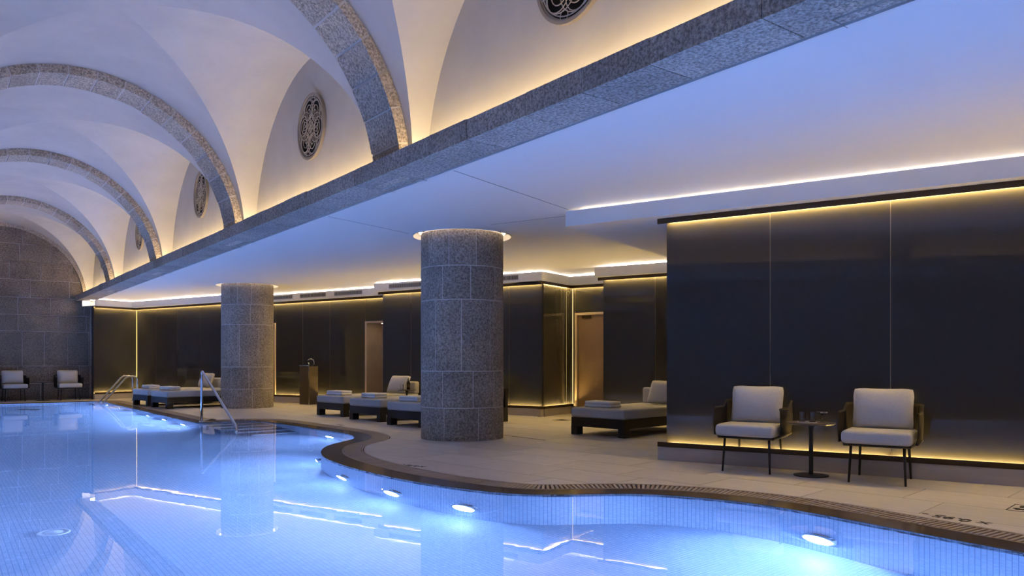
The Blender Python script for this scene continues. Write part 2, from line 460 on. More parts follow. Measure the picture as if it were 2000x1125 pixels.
# ------------------------------------------------------------------ vault
TC, ZS, R = 1.6, 2.84, 2.08
TW_L = 3.83                                     # plane of the lunette walls
ARCH_W = 0.55
arch_s = [1.55, 6.45, 11.35, 16.25, 21.15]
vault = thing('ceiling_vault', 'white plastered groin vault over the pool', 'vault', (0, 0, 0), AV)
vault['kind'] = 'structure'
bays = [(S_NEAR, 1.55)]+[(arch_s[i]+ARCH_W, arch_s[i+1]) for i in range(4)]+[(arch_s[4]+ARCH_W, S_END)]
NA = 40
def bay(s0, s1, idx):
    sm = (s0+s1)/2; b = (s1-s0)/2-0.04
    mb = MB()
    # longitudinal barrel pieces, cut along the groins
    for side in (-1, 1):
        vs = []; fs = []; M_ = 6
        for i in range(NA+1):
            th = PI*i/NA
            t = TC-R*math.cos(th); z = ZS+R*math.sin(th)
            ds = b*math.sqrt(max(0, 1-math.sin(th)**2))
            e = s0 if side < 0 else s1
            g = sm+side*ds
            for k in range(M_+1): vs.append((t, e+(g-e)*k/M_, z))
        for i in range(NA):
            for k in range(M_):
                a = i*(M_+1)+k; f = (a, a+1, a+M_+2, a+M_+1)
                fs.append(f if side < 0 else f[::-1])
        mb.add(vs, fs)
    # cross barrels to both sides
    for side in (-1, 1):
        vs = []; fs = []; M_ = 10
        tw = TC+side*(TW_L-TC)
        for i in range(NA+1):
            th = PI*i/NA
            s = sm-b*math.cos(th); z = ZS+R*math.sin(th)
            g = TC+side*R*math.sqrt(max(0, 1-math.sin(th)**2))
            for k in range(M_+1): vs.append((tw+(g-tw)*k/M_, s, z))
        for i in range(NA):
            for k in range(M_):
                a = i*(M_+1)+k; f = (a, a+1, a+M_+2, a+M_+1)
                fs.append(f if side < 0 else f[::-1])
        mb.add(vs, fs)
    mb.build('vault_bay', M['plaster'], vault, smooth=True)
    for side in (-1, 1):
        tw = TC+side*(TW_L-TC)
        pts = [(sm-b*math.cos(PI*i/NA), ZS+R*math.sin(PI*i/NA)) for i in range(NA+1)]
        pts = [(sm-b, ZS+0.07)]+pts[1:-1]+[(sm+b, ZS+0.07)]
        f = tuple(range(len(pts)))
        MB().add([(tw, p[0], p[1]) for p in pts], [f if side < 0 else f[::-1]]).build('lunette_wall', M['plaster'], vault)
for i, (a, b) in enumerate(bays): bay(a, b, i)
# barrel strips over the stone arches
for s in arch_s:
    mb = MB(); vs = []; fs = []
    for i in range(NA+1):
        th = PI*i/NA
        for ss in (s-0.02, s+ARCH_W+0.02): vs.append((TC-R*math.cos(th), ss, ZS+R*math.sin(th)))
    fs = [(2*i, 2*i+1, 2*i+3, 2*i+2) for i in range(NA)]
    mb.add(vs, fs).build('vault_rib_bed', M['plaster'], vault, smooth=True)

# stone arches, each voussoir a block
NV = 19
def voussoir(r0, r1, s0, s1, a0, a1, n=3):
    vs = []; fs = []
    for i in range(n+1):
        a = a0+(a1-a0)*i/n
        for (r, s) in ((r0, s0), (r1, s0), (r1, s1), (r0, s1)):
            vs.append((TC-r*math.cos(a), s, ZS+r*math.sin(a)))
    for i in range(n):
        k = 4*i
        for j in range(4): fs.append((k+j, k+(j+1) % 4, k+4+(j+1) % 4, k+4+j))
    fs += [(0, 3, 2, 1), (4*n, 4*n+1, 4*n+2, 4*n+3)]
    return MB().add(vs, [f[::-1] for f in fs])
arch_lab = ['rough stone arch rib nearest the camera, mostly above the view',
            'rough stone arch rib beside the highest round grille, cut by the top edge',
            'stone arch rib second from the front, crossing the upper left',
            'stone arch rib third from the front under the white vault',
            'small stone arch rib closest to the dark stone end wall']
for s, lab in zip(arch_s, arch_lab):
    ar = thing('stone_arch', lab, 'arch', (0, 0, 0), AV, 'stone arches of the vault')
    voussoir(1.976, R-0.005, s+0.007, s+ARCH_W-0.007, 0.02, PI-0.02, 60).build('mortar_bed', M['mortar'], ar, fix=True)
    for i in range(NV):
        a0 = PI*i/NV+0.0045; a1 = PI*(i+1)/NV-0.0045
        j = random.uniform(-0.006, 0.006)
        voussoir(1.968+j, R, s+j, s+ARCH_W+random.uniform(-0.006, 0.006), a0, a1).build('voussoir', M['stone_arch'], ar, fix=True)

# cornices
def cornice(name, t0, t1, lab, sgn):
    o = thing(name, lab, 'cornice', (0, 0, 0), AV); o['kind'] = 'structure'
    MB().box(min(t0, t1)+0.006, max(t0, t1)-0.006, S_NEAR, S_END, 2.858, 3.0).build('mortar_core', M['mortar'], o)
    s = S_NEAR
    while s < S_END-0.05:
        l = min(random.uniform(0.55, 0.85), S_END-s)
        if S_END-s-l < 0.3: l = S_END-s
        j = random.uniform(-0.004, 0.004)
        MB().box(min(t0, t1)+j, max(t0, t1), s+0.004, s+l-0.004, 2.85, 3.01+random.uniform(-0.005, 0.006)).build('cornice_block', M['stone_cornice'], o)
        s += l
    c = 0.5*(t0+t1)
    MB().box(c-0.035+0.09*sgn, c+0.035+0.09*sgn, S_NEAR+0.1, S_END-0.1, 3.016, 3.026).build('led_strip', M['vaultled'] if sgn > 0 else M['vaultled2'], o)
    MB().box(min(t1, t1+0.3*sgn), max(t1, t1+0.3*sgn), S_NEAR, S_END, 2.95, 2.96).build('ledge', M['plaster'], o)
    return o
cornice('trim_1', 3.39, 3.78, 'rough stone cornice beam with hidden warm light above it', 1)
cornice('trim_2', 2*TC-3.39, 2*TC-3.78, 'stone cornice on the camera side of the vault', -1)

# round lattice grilles in the lunettes
def tube_ring(cx, cz, r, w, n=28, y0=-0.012, y1=0.0, a0=0.0, a1=2*PI):
    mb = MB(); vs = []; full = abs(a1-a0-2*PI) < 1e-6
    m = n if full else n+1
    for i in range(m):
        a = a0+(a1-a0)*i/n
        for (rr, yy) in ((r-w/2, y0), (r+w/2, y0), (r+w/2, y1), (r-w/2, y1)):
            vs.append((cx+rr*math.cos(a), yy, cz+rr*math.sin(a)))
    fs = []
    for i in range(n):
        k = 4*i; k2 = 4*((i+1) % m)
        for j in range(4): fs.append((k+j, k+(j+1) % 4, k2+(j+1) % 4, k2+j))
    return mb.add(vs, fs)
def join(*mbs):
    o = MB()
    for q in mbs: o.add(q.v, q.f)
    return o
frame_me = join(tube_ring(0, 0, 0.398, 0.028, 48, -0.04, 0.0), tube_ring(0, 0, 0.378, 0.02, 48, -0.028, 0.0)).mesh('grille_frame', M['grille_dark'])
back_me = MB().add([(0.38*math.cos(2*PI*i/40), -0.004, 0.38*math.sin(2*PI*i/40)) for i in range(40)], [tuple(range(40))]).mesh('grille_back', M['void'])
pet = MB()
for k in range(3): 
    q = tube_ring(0.225-0.022*k, 0, 0.125-0.036*k, 0.008, 20, -0.032, -0.028); pet.add(q.v, q.f)
q = tube_ring(0.175, 0, 0.175, 0.007, 26, -0.031, -0.027); pet.add(q.v, q.f)
q = tube_ring(0, 0, 0.352, 0.010, 8, -0.031, -0.027, -PI/6, PI/6); pet.add(q.v, q.f)
q = tube_ring(0.30, 0.173, 0.045, 0.007, 12, -0.031, -0.027); pet.add(q.v, q.f)
pet_me = pet.mesh('petal', M['grille'])
ros = MB()
for k in range(6):
    q = tube_ring(0.04*math.cos(k*PI/3), 0.04*math.sin(k*PI/3), 0.04, 0.006, 14, -0.033, -0.029); ros.add(q.v, q.f)
ros_me = ros.mesh('rosette', M['grille'])
g_lab = [None, 'round pierced metal grille cut off by the top edge, closest to the camera',
         'oval-looking round pierced grille right of the second stone arch, seen whole',
         'round pierced grille partly hidden behind the second stone arch',
         'small distant round pierced grille above the cornice',
         'tiny sliver of round grille next to the end wall']
for i, (a, b) in enumerate(bays):
    if not g_lab[i]: continue
    sm = (a+b)/2
    X, Y = V(TW_L-0.002, sm)
    g = thing('round_grille', g_lab[i], 'grille', (X, Y, 4.03), AV-PI/2, 'pierced grilles in the vault lunettes')
    put(bpy.data.objects.new('grille_frame', frame_me), g); put(bpy.data.objects.new('grille_back', back_me), g)
    put(bpy.data.objects.new('rosette', ros_me), g)
    for k in range(6):
        p = put(bpy.data.objects.new('petal', pet_me), g); p.rotation_euler = (0, k*PI/3+0.25, 0)

# ------------------------------------------------------------------ flat ceiling over the deck, with round recesses at the columns
RC = 0.59
C1, C2 = (-6.27, 18.21), (-0.715, 11.03)
def circ(c, r, n=48): return [(c[0]+r*math.cos(2*PI*i/n), c[1]+r*math.sin(2*PI*i/n)) for i in range(n)]
ceil_poly = [V(3.82, S_NEAR), V(3.82, S_END+0.1), Wf(-22.6, 12.6), Wf(-22.6, 15.4), Wf(7.4, 15.4), Wf(7.4, 2.0), V(9.6, S_NEAR)]
HR = 0.705
ceiling = fill('ceiling', [ceil_poly, circ(C1, HR), circ(C2, HR)], ZC, M['ceiling'], flip=True)
tag(ceiling, 'flat white ceiling over the lounger deck', 'ceiling', kind='structure')
MB().box(3.80, 3.83, S_NEAR, S_END, 2.845, 2.90).build('edge_trim', M['white'], ceiling, None, AV)
MB().box(3.775, 3.81, S_NEAR, S_END, 2.885, 2.89).build('slot_shadow_gap', M['void'], ceiling, None, AV)
fill('left_ceiling', [[(T_LEFT, S_NEAR), (2*TC-3.8, S_NEAR), (2*TC-3.8, S_END), (T_LEFT, S_END)]], ZC, M['ceiling'], ceiling, AV, True)
MB().box(-4.403, -4.397, 5.66, 8.0, ZC-0.0015, ZC+0.001).build('joint', M['joint'], ceiling, None, AW)
MB().box(-7.102, -7.098, 6.55, 8.25, ZC-0.0015, ZC+0.001).build('joint', M['joint'], ceiling, None, AW)
MB().box(-5.75, -4.4, 8.30, 8.304, ZC-0.0015, ZC+0.001).build('joint', M['joint'], ceiling, None, AW)

# ------------------------------------------------------------------ columns
courses = [0, 0.455, 0.96, 1.94, 2.405, 2.90]
def column(c, lab, a0):
    o = thing('stone_column', lab, 'column', (c[0], c[1], 0), 0, 'round stone columns')
    MB().lathe([(RC-0.005, 0.0), (RC-0.005, 2.91)], 72).build('mortar_core', M['mortar'], o, smooth=True)
    for k in range(5):
        nb = 9 if k != 2 else 10
        st = a0+(k*0.37)+(0.2 if k % 2 else 0)
        cuts = [st+2*PI*i/nb+random.uniform(-0.09, 0.09) for i in range(nb)]
        for i in range(nb):
            b0 = cuts[i]+0.010; b1 = (cuts[i+1] if i < nb-1 else cuts[0]+2*PI)-0.010
            n = 6; vs = []; j = random.uniform(-0.003, 0.003)
            z0, z1 = courses[k]+0.006, courses[k+1]-0.006
            for q in range(n+1):
                a = b0+(b1-b0)*q/n
                for (r, z) in ((RC-0.03, z0), (RC+j, z0), (RC+j, z1), (RC-0.03, z1)): vs.append((r*math.cos(a), r*math.sin(a), z))
            fs = []
            for q in range(n):
                for w_ in range(4): fs.append((4*q+w_, 4*q+(w_+1) % 4, 4*q+4+(w_+1) % 4, 4*q+4+w_))
            fs += [(0, 3, 2, 1), (4*n, 4*n+1, 4*n+2, 4*n+3)]
            MB().add(vs, fs).build('stone_block', M['stone'], o, fix=True)
    h = thing('ceiling_halo', 'glowing round ceiling recess round the top of the '+('far' if c == C1 else 'near')+' column', 'ceiling light', (c[0], c[1], ZC), 0, 'halo recesses round the columns')
    MB().lathe([(HR, 0.0), (HR, 0.075)], 48).build('recess_wall', M['white'], h, smooth=True)
    MB().lathe([(RC-0.02, 0.07), (HR+0.001, 0.07)], 48).build('recess_top', M['white'], h)
    MB().lathe([(RC+0.012, 0.040), (RC+0.012, 0.052), (RC+0.03, 0.052), (RC+0.03, 0.040), (RC+0.012, 0.040)], 48).build('led_ring', M['halo'], h)
    MB().lathe([(HR-0.004, -0.012), (HR+0.012, -0.012), (HR+0.012, 0.004), (HR-0.004, 0.004), (HR-0.004, -0.012)], 48).build('recess_rim', M['white'], h)
column(C1, 'far round stone column of big dressed blocks beside two far loungers', 0.3)
column(C2, 'near round stone column of big dressed blocks between the loungers', 0.9)

# ------------------------------------------------------------------ dark glass walls
ZG0, ZG1 = 0.20, 2.635
def wall(name, p0, p1, lab, seams, fascia=True, openings=(), vents=(), trim_over=(0.0, 0.0), base=True, shelf=0.22):
    """p0->p1 in the wall frame; local x along, local y into the wall. openings: (x0,x1,ztop)"""
    X, Y = Wf(*p0); L = math.dist(p0, p1); a = AW+math.atan2(p1[1]-p0[1], p1[0]-p0[0])
    o = thing(name, lab, 'wall', (X, Y, 0), a); o['kind'] = 'structure'
    cuts = sorted(set([0.0]+list(seams)+[L]+[q for op in openings for q in op[:2]]))
    solid = [(cuts[i], cuts[i+1]) for i in range(len(cuts)-1)]
    bk = MB()
    for (x0, x1) in solid:
        op = [q for q in openings if q[0]-1e-6 <= x0 and x1 <= q[1]+1e-6]
        z0 = op[0][2] if op else 0.0
        bk.box(x0, x1, 0.0, 0.10, z0, 2.676)
        MB().box(x0+0.003, x1-0.003, -0.014, 0.0, max(ZG0, z0+0.02), ZG1).build('glass_panel', M['glass'], o)
        if not op and base:
            full = (x0, x1)
            if x0 == 0.0: x0 -= trim_over[0]
            if x1 == L: x1 += trim_over[1]
            MB().box(x0, x1, -0.07, 0.0, 0.0, 0.152).build('skirting', M['skirting'], o)
            MB().box(x0, x1, -0.080, -0.072, 0.15, 0.202).build('channel_lip', M['bronze'], o)
            MB().box(x0, x1, -0.08, 0.0, 0.15, 0.160).build('channel_base', M['bronze'], o)
            MB().box(full[0]+0.03, full[1]-0.03, -0.050, -0.036, 0.168, 0.182).build('led_strip', M['led'], o)
    bk.build('backing', M['joint'], o)
    for x in cuts[1:-1]:
        MB().box(x-0.003, x+0.003, -0.0125, 0.0, ZG0, ZG1).build('seam', M['seam'], o)
    x0, x1 = -trim_over[0], L+trim_over[1]
    MB().box(x0, x1, -0.085, 0.0, 2.652, 2.678).build('top_trim', M['bronze'], o)
    MB().box(x0, x1, -0.085, -0.075, 2.620, 2.652).build('trim_lip', M['bronze'], o)
    MB().box(0.03, L-0.03, -0.050, -0.036, 2.636, 2.650).build('led_strip', M['led'], o)
    if fascia:
        MB().box(x0, x1, -shelf, -shelf+0.02, 2.678, 2.858).build('fascia', M['white'], o)
        MB().box(x0, x1, -shelf+0.02, 0.6, 2.678, 2.688).build('cove_shelf', M['white'], o)
        MB().box(max(0.02, x0), min(L-0.02, x1), -shelf+0.25, -shelf+0.28, 2.845, 2.855).build('cove_led', M['cove_far'], o)
        MB().box(x0, x1, 0.6, 0.61, 2.678, ZC).build('cove_back', M['white'], o)
        for (c, l) in vents:
            vt = MB().box(c-l/2, c+l/2, -shelf-0.006, -shelf, 2.72, 2.825).build('vent', M['vent'], o)
            n = int(l/0.03)
            for q in range(n):
                xx = c-l/2+0.012+(l-0.024)*(q+0.5)/n
                MB().box(xx-0.008, xx+0.008, -shelf-0.008, -shelf-0.005, 2.735, 2.81).build('vent_slot', M['void'], vt)
    return o
wall('wall_far_return', (-22.0, 11.85), (-22.0, 13.15), 'short amber lit glass wall by the stone end wall', [], shelf=0.09)
wall('wall_back_left', (-22.0, 13.15), (-17.5, 13.15), 'dark glass wall behind the two far loungers', [1.0, 2.05, 3.1])
wall('wall_step', (-17.5, 13.15), (-17.5, 13.85), 'short dark glass return behind the far column', [], shelf=0.05)
wb = wall('wall_back_mid', (-17.5, 13.85), (-12.1, 13.85), 'recessed dark glass wall behind the drinking fountain', [1.95, 2.95],
     openings=((0.1, 0.9, 2.12), (4.18, 5.4, 2.07)), vents=((1.35, 0.9), (2.55, 0.95), (3.8, 0.95)))
wall('wall_back_right', (-12.1, 13.15), (-7.84, 13.15), 'dark glass wall behind the three loungers', [0.84, 1.72, 2.6, 3.47], vents=((0.85, 0.95), (3.35, 0.95)), trim_over=(0.08, 0.10))
wall('wall_niche_side', (-7.84, 13.15), (-7.84, 14.25), 'lit glass side of the door niche', [0.72], shelf=0.11, trim_over=(0.2, 0))
wall('wall_niche', (-7.84, 14.25), (-6.3, 14.25), 'lit glass above the niche door', [], openings=((0.14, 1.3, 2.12),))
wall('wall_alcove', (-6.5, 13.15), (-3.2, 13.15), 'dark glass wall behind the single lounger', [1.05, 2.15], trim_over=(0.08, 0.0))
wall('wall_right', (-3.23, 8.12), (7.2, 8.12), 'large near dark glass wall behind the two armchairs', [1.13, 2.255, 3.38, 4.51, 5.64, 6.77, 7.9], fascia=False, trim_over=(0.08, 0))
# plain hidden returns of the boxes
wr = MB().box(-3.23, -3.13, 8.14, 13.2, 0, 2.9).box(-6.5, -6.4, 13.2, 14.4, 0, 2.9).box(-12.1, -12.0, 13.25, 13.95, 0, 2.9).build('wall_return', M['glass'], None, None, AW)
tag(wr, 'dark returns of the wall boxes', 'wall', kind='structure')
MB().box(-3.26, -3.23, 8.09, 13.2, 0, 0.152).build('skirting', M['skirting'], wr)
# bulkhead above the near wall
bh = MB().box(-4.4, 7.3, 7.90, 13.02, 2.681, 2.845).build('trim_3', M['white'], None, None, AW)
tag(bh, 'white dropped bulkhead above the near glass wall', 'bulkhead', kind='structure')
MB().box(-4.3, 7.2, 8.15, 8.18, 2.847, 2.855).build('cove_led', M['cove'], bh)
MB().box(-4.39, 7.2, 7.90, 7.92, 2.845, 2.858).build('cove_lip', M['white'], bh)
MB().box(-4.39, 7.2, 8.7, 8.72, 2.845, ZC).build('cove_back', M['white'], bh)

# doors
def place_w(o, v, ww, z=0): X, Y = Wf(v, ww); o.location = (X, Y, z); o.rotation_euler = (0, 0, AW)
d1 = thing('door_1', 'bronze lit door in the niche beside the single lounger', 'door'); d1['kind'] = 'structure'; place_w(d1, -7.70, 14.25)
MB().box(0.05, 1.11, 0.02, 0.06, 0.0, 2.06).build('door_leaf', M['door'], d1)
MB().box(0.0, 0.05, -0.03, 0.08, 0, 2.11).build('door_frame', M['frame'], d1)
MB().box(1.11, 1.16, -0.03, 0.08, 0, 2.11).build('door_frame', M['frame'], d1)
MB().box(0.05, 1.11, -0.03, 0.08, 2.06, 2.11).build('door_frame', M['frame'], d1)
MB().box(0.16, 0.36, -0.01, 0.02, 1.99, 2.04).build('door_closer', M['bronze'], d1)
MB().box(-0.053, -0.047, -0.026, -0.02, 0.2, 2.62).build('led_strip', M['ledv'], d1)
d2 = thing('door_2', 'dark door mostly hidden behind the far column', 'door'); d2['kind'] = 'structure'; place_w(d2, -17.4, 13.85)
MB().box(0.04, 0.76, 0.02, 0.06, 0.0, 2.08).build('door_leaf', M['bronze'], d2)
MB().box(0.0, 0.04, -0.04, 0.08, 0, 2.12).build('door_frame', M['frame'], d2)
MB().box(0.755, 0.80, -0.04, 0.08, 0, 2.12).build('door_frame', M['frame'], d2)
MB().box(0.04, 0.755, -0.04, 0.08, 2.08, 2.12).build('door_frame', M['frame'], d2)
d3 = thing('door_3', 'open stone lined doorway with warm light', 'doorway'); d3['kind'] = 'structure'; place_w(d3, -13.32, 13.85)
MB().box(0.0, 0.06, -0.03, 0.55, 0, 2.07).build('jamb', M['reveal'], d3)
MB().box(0.06, 1.22, -0.03, 0.55, 2.03, 2.07).build('lintel', M['reveal'], d3)
for z0, z1 in ((0, 0.68), (0.685, 1.36), (1.365, 2.03)):
    MB().box(0.06, 1.22, 0.50, 0.55, z0, z1).build('stone_panel', M['reveal'], d3)
MB().box(0.3, 1.1, 0.24, 0.30, 2.018, 2.028).build('led_strip', M['halo'], d3)
# vertical corner light at the far return
vl = MB().box(-0.006, 0.0, -0.014, -0.008, 0.2, 2.62).build('corner_led', M['ledv']); place_w(vl, -21.965, 13.135)
tag(vl, 'thin vertical light line in the far glass corner', 'light strip')

# ------------------------------------------------------------------ stone end wall of the hall
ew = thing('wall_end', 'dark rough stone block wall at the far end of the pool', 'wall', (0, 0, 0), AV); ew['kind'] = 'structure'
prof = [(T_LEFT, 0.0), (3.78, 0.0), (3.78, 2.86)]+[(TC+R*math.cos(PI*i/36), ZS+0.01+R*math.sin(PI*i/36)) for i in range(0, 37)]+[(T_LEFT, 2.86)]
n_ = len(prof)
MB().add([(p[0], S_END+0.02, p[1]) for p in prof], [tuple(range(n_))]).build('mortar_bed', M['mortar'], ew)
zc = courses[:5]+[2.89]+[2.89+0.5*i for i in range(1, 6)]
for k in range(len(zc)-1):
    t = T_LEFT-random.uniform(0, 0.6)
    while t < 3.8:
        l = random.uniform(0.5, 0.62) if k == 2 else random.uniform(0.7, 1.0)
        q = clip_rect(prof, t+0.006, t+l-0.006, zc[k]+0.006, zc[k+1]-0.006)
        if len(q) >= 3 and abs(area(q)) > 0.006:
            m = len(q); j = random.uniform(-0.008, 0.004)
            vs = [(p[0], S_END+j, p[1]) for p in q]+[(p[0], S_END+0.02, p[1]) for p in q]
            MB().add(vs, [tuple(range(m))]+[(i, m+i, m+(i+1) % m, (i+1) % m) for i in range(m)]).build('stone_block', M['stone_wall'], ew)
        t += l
# jamb between the end wall and the glass return
jb = thing('pier_end', 'pale stone jamb between end wall and amber glass', 'pier', (0, 0, 0), AV); jb['kind'] = 'structure'
for k in range(5):
    MB().box(3.75, 3.93, S_END-0.16, S_END+0.3, courses[k]+0.003, min(courses[k+1], 2.87)-0.003).build('stone_block', M['stone_arch'], jb)
voussoir(1.99, R, S_END-0.10, S_END, 0.0, PI, 48).build('wall_arch_rim', M['stone_arch'], ew, fix=True)
# unseen sides of the hall
wl = MB().box(T_LEFT-0.1, T_LEFT, S_NEAR, S_END, 0, 2.9).build('wall_left', M['stone'], None, None, AV)
tag(wl, 'plain stone wall on the camera side of the pool', 'wall', kind='structure')
wn = MB().box(T_LEFT-0.1, 9.8, S_NEAR-0.1, S_NEAR, -1.1, 5.0).build('wall_near', M['stone'], None, None, AV)
tag(wn, 'stone wall behind the camera', 'wall', kind='structure')

# ------------------------------------------------------------------ underwater lamps
def edge_at(s, tol=0.4):
    return min(range(len(EDGE)), key=lambda i: abs(EDGE[i][1]-s))
lamp_s = [-1.6, 0.2, 1.6, 3.05, 5.5, 6.45, 7.55, 8.85, 11.35, 15.0, 16.35, 17.8, 19.35, 20.9, 22.4]
lens_me = MB().lathe([(0.0, 0.0), (0.115, 0.0)], 24).mesh('lens', M['lamp'])
ring_me = MB().lathe([(0.115, -0.05), (0.115, 0.006), (0.14, 0.006), (0.145, -0.05)], 24).mesh('lamp_ring', M['steel'], True)
lens_l = lens_me.copy(); lens_l.materials[0] = M['lamp_added']
def lamp(t, s, nx, ny, lab, grp, me=None):
    X, Y = V(t, s)
    o = thing('pool_lamp', lab, 'pool light', (X, Y, -0.74), 0, grp)
    a = math.atan2(ny, nx)+AV
    o.rotation_euler = (0, PI/2+math.radians(12), a)        # local z -> horizontal direction a
    put(bpy.data.objects.new('lens', me or lens_me), o, (0, 0, 0.012)); put(bpy.data.objects.new('lamp_ring', ring_me), o)
lamp_lab = {3.05: 'round white underwater lamp below the armchairs', 5.5: 'round underwater lamp under the curved edge near the image centre',
            6.45: 'second underwater lamp round the curved edge', 7.55: 'underwater lamp close to the tip of the deck', 8.85: 'underwater lamp at the tip of the deck',
            11.35: 'underwater lamp in the bay beside the pool stairs', 15.0: 'underwater lamp just past the long handrail',
            16.35: 'second underwater lamp past the long handrail on the straight side', 17.8: 'third underwater lamp on the straight side',
            19.35: 'fourth underwater lamp on the straight side', 20.9: 'fifth underwater lamp on the straight side', 22.4: 'farthest underwater lamp near the pool ladder'}
for s in lamp_s:
    i = edge_at(s); p = EDGE[i]; n = NRM[i]
    lamp(p[0]-n[0]*0.025, p[1]-n[1]*0.025, -n[0], -n[1], lamp_lab.get(s, 'underwater lamp on the near pool side beyond the lower right corner'), 'underwater lamps on the curved pool side')
for k in range(9):  # out of view, added to light the pool and the hall evenly
    lamp(T_PL+0.004, -1.5+2.9*k, 1, 0, 'added unseen underwater lamp on the camera side wall of the pool', 'underwater lamps on the camera side', lens_l)

# ------------------------------------------------------------------ pool stairs
st = thing('pool_stairs', 'submerged dark mosaic pool stairs with pale nosings', 'stairs', (0, 0, 0), AV)
for k in range(5):
    z1 = -0.16-0.18*k; s1 = 14.30-0.36*k; s0 = s1-0.36
    t0 = 3.86+0.02*k+(0.12*k*k*0.12)
    t1 = 5.03
    e = MB().box(t0, t1, s0, s1+(0.0), ZP, z1).build('step', M['step'], st)
    MB().box(t0, t1, s0-0.004, s0+0.045, z1-0.03, z1+0.004).build('nosing', M['nosing'], e)
# floor fittings of the pool
pd = MB().box(-0.28, 0.28, -0.12, 0.12, 0, 0.01).build('pool_floor_drain', M['void'], None, (-11.64, 18.57, ZP), 0.0)
tag(pd, 'dark rectangular drain on the far pool floor', 'drain')
pi_ = MB().lathe([(0.0, 0.012), (0.06, 0.012), (0.065, 0.004), (0.09, 0.004), (0.095, 0.014), (0.11, 0.014), (0.115, 0.0)], 24).build('pool_floor_inlet', M['nosing'], None, (-3.56, 5.97, ZP), smooth=True)
tag(pi_, 'round pale inlet on the near pool floor', 'inlet')

# ------------------------------------------------------------------ handrails
def smooth_path(pts, n=6): 
    P = [Vector(p) for p in pts]; out = []
    for i in range(len(P)):
        if i in (0, len(P)-1): out.append(P[i]); continue
        a, b, c = P[i-1], P[i], P[i+1]
        r = min(0.09, (a-b).length/2.2, (c-b).length/2.2)
        p = b+(a-b).normalized()*r; q = b+(c-b).normalized()*r
        for k in range(n+1):
            t = k/n; out.append(p*(1-t)**2+b*2*t*(1-t)+q*t*t)
    return out
hr = thing('handrail', 'long chrome handrail slanting into the pool stairs', 'handrail', (0, 0, 0), AV)
MB().tube(smooth_path([(3.95, 14.55, 0.0), (3.95, 14.55, 0.93), (3.9, 12.42, 0.06), (3.9, 12.36, -0.6)]), 0.022, 12).build('rail', M['steel'], hr, smooth=True)
MB().lathe([(0.022, 0.012), (0.05, 0.012), (0.055, 0.0)], 20, 3.95, 14.55).build('foot_plate', M['steel'], hr, smooth=True)
lr = thing('pool_ladder', 'pair of chrome ladder rails at the far pool corner', 'pool ladder', (0, 0, 0), AV)
for s in (23.1, 22.5):
    MB().tube(smooth_path([(4.45, s, 0.0), (4.45, s, 0.68), (4.2, s, 0.70), (3.35, s, -0.35), (3.3, s, -0.8)]), 0.022, 10).build('rail', M['steel'], lr, smooth=True)
    MB().lathe([(0.022, 0.012), (0.05, 0.012), (0.055, 0.0)], 20, 4.45, s).build('foot_plate', M['steel'], lr, smooth=True)
for z in (-0.3, -0.55):
    MB().box(3.32, 3.42, 22.5, 23.1, z, z+0.03).build('rung', M['steel'], lr)

# ------------------------------------------------------------------ loungers: local x = width, y = length (foot at y=0)
LW, LL = 0.98, 1.97
def make_lounger():
    o = thing('lounger', 'x', 'sun lounger', (0, 0, 0), AG, 'sun loungers on the deck')
    MB().box(0, LW, 0, 0.07, 0.125, 0.257).build('end_rail', M['blackwood'], o)
    MB().box(0, LW, LL-0.07, LL, 0.125, 0.257).build('end_rail', M['blackwood'], o)
    for x in (0, LW-0.07): MB().box(x, x+0.07, 0.07, LL-0.07, 0.125, 0.257).build('side_rail', M['blackwood'], o)
    for x in (0, LW-0.11):
        for y in (0, LL-0.13): MB().box(x-0.002, x+0.112, y-0.002, y+0.132, 0, 0.13).build('leg', M['blackwood'], o)
    MB().box(0.07, LW-0.07, 0.07, LL-0.07, 0.225, 0.245).build('deck', M['blackwood'], o)
    m = rbox('mattress', M['fabric'], o, -0.005, LW+0.005, -0.01, LL-0.1, 0.257, 0.405, 0.035, 4)
    MB().tube([(0.03, -0.012, 0.37), (LW-0.03, -0.012, 0.37)], 0.004, 6).build('piping', M['fabric'], m)
    MB().box(0.0, LW, LL-0.06, LL, 0.257, 0.60).build('headboard', M['blackwood'], o)
    rbox('head_cushion', M['pillow'], o, 0.03, LW-0.03, LL-0.19, LL-0.055, 0.40, 0.66, 0.035, 4)
    mt = Matrix.Rotation(math.radians(-24), 3, 'X')
    rbox('back_pillow', M['pillow'], o, 0.30, LW-0.03, LL-0.46, LL-0.28, 0.40, 0.80, 0.05, 4, 0.18, mt)
    return o
lounger_at = [((0.894, 11.56), 'single lounger with folded towel beside the near glass wall'),
              ((-3.99, 15.7), 'leftmost lounger of the row of three, by the drinking fountain'),
              ((-3.06, 14.47), 'middle lounger of the row of three'),
              ((-2.156, 13.25), 'lounger of the row of three that runs behind the near column'),
              ((-8.60, 18.30), 'far lounger running behind the far column, front one of the pair'),
              ((-9.55, 19.35), 'farthest lounger, mostly hidden behind the other far lounger')]
proto = make_lounger(); index_kids()
loungers = []
for i, (p, lab) in enumerate(lounger_at):
    o = proto if i == 0 else copy_tree(proto)
    o.location = (p[0], p[1], 0); o['label'] = lab; loungers.append(o)
def make_towel():
    o = thing('towel', 'x', 'towel', (0, 0, 0), AG, 'folded towels on the loungers')
    rbox('fold', M['towel'], o, -0.25, 0.25, -0.14, 0.14, 0.0, 0.048, 0.022, 3)
    rbox('fold', M['towel'], o, -0.245, 0.24, -0.135, 0.142, 0.044, 0.094, 0.022, 3)
    return o
tw0 = make_towel(); index_kids()
towel_lab = ['folded white towel on the single lounger', 'folded white towel on the lounger by the drinking fountain', 'folded white towel on the middle lounger of three',
             'folded white towel on the lounger behind the near column', 'folded white towel on the front far lounger', 'folded white towel on the farthest lounger']
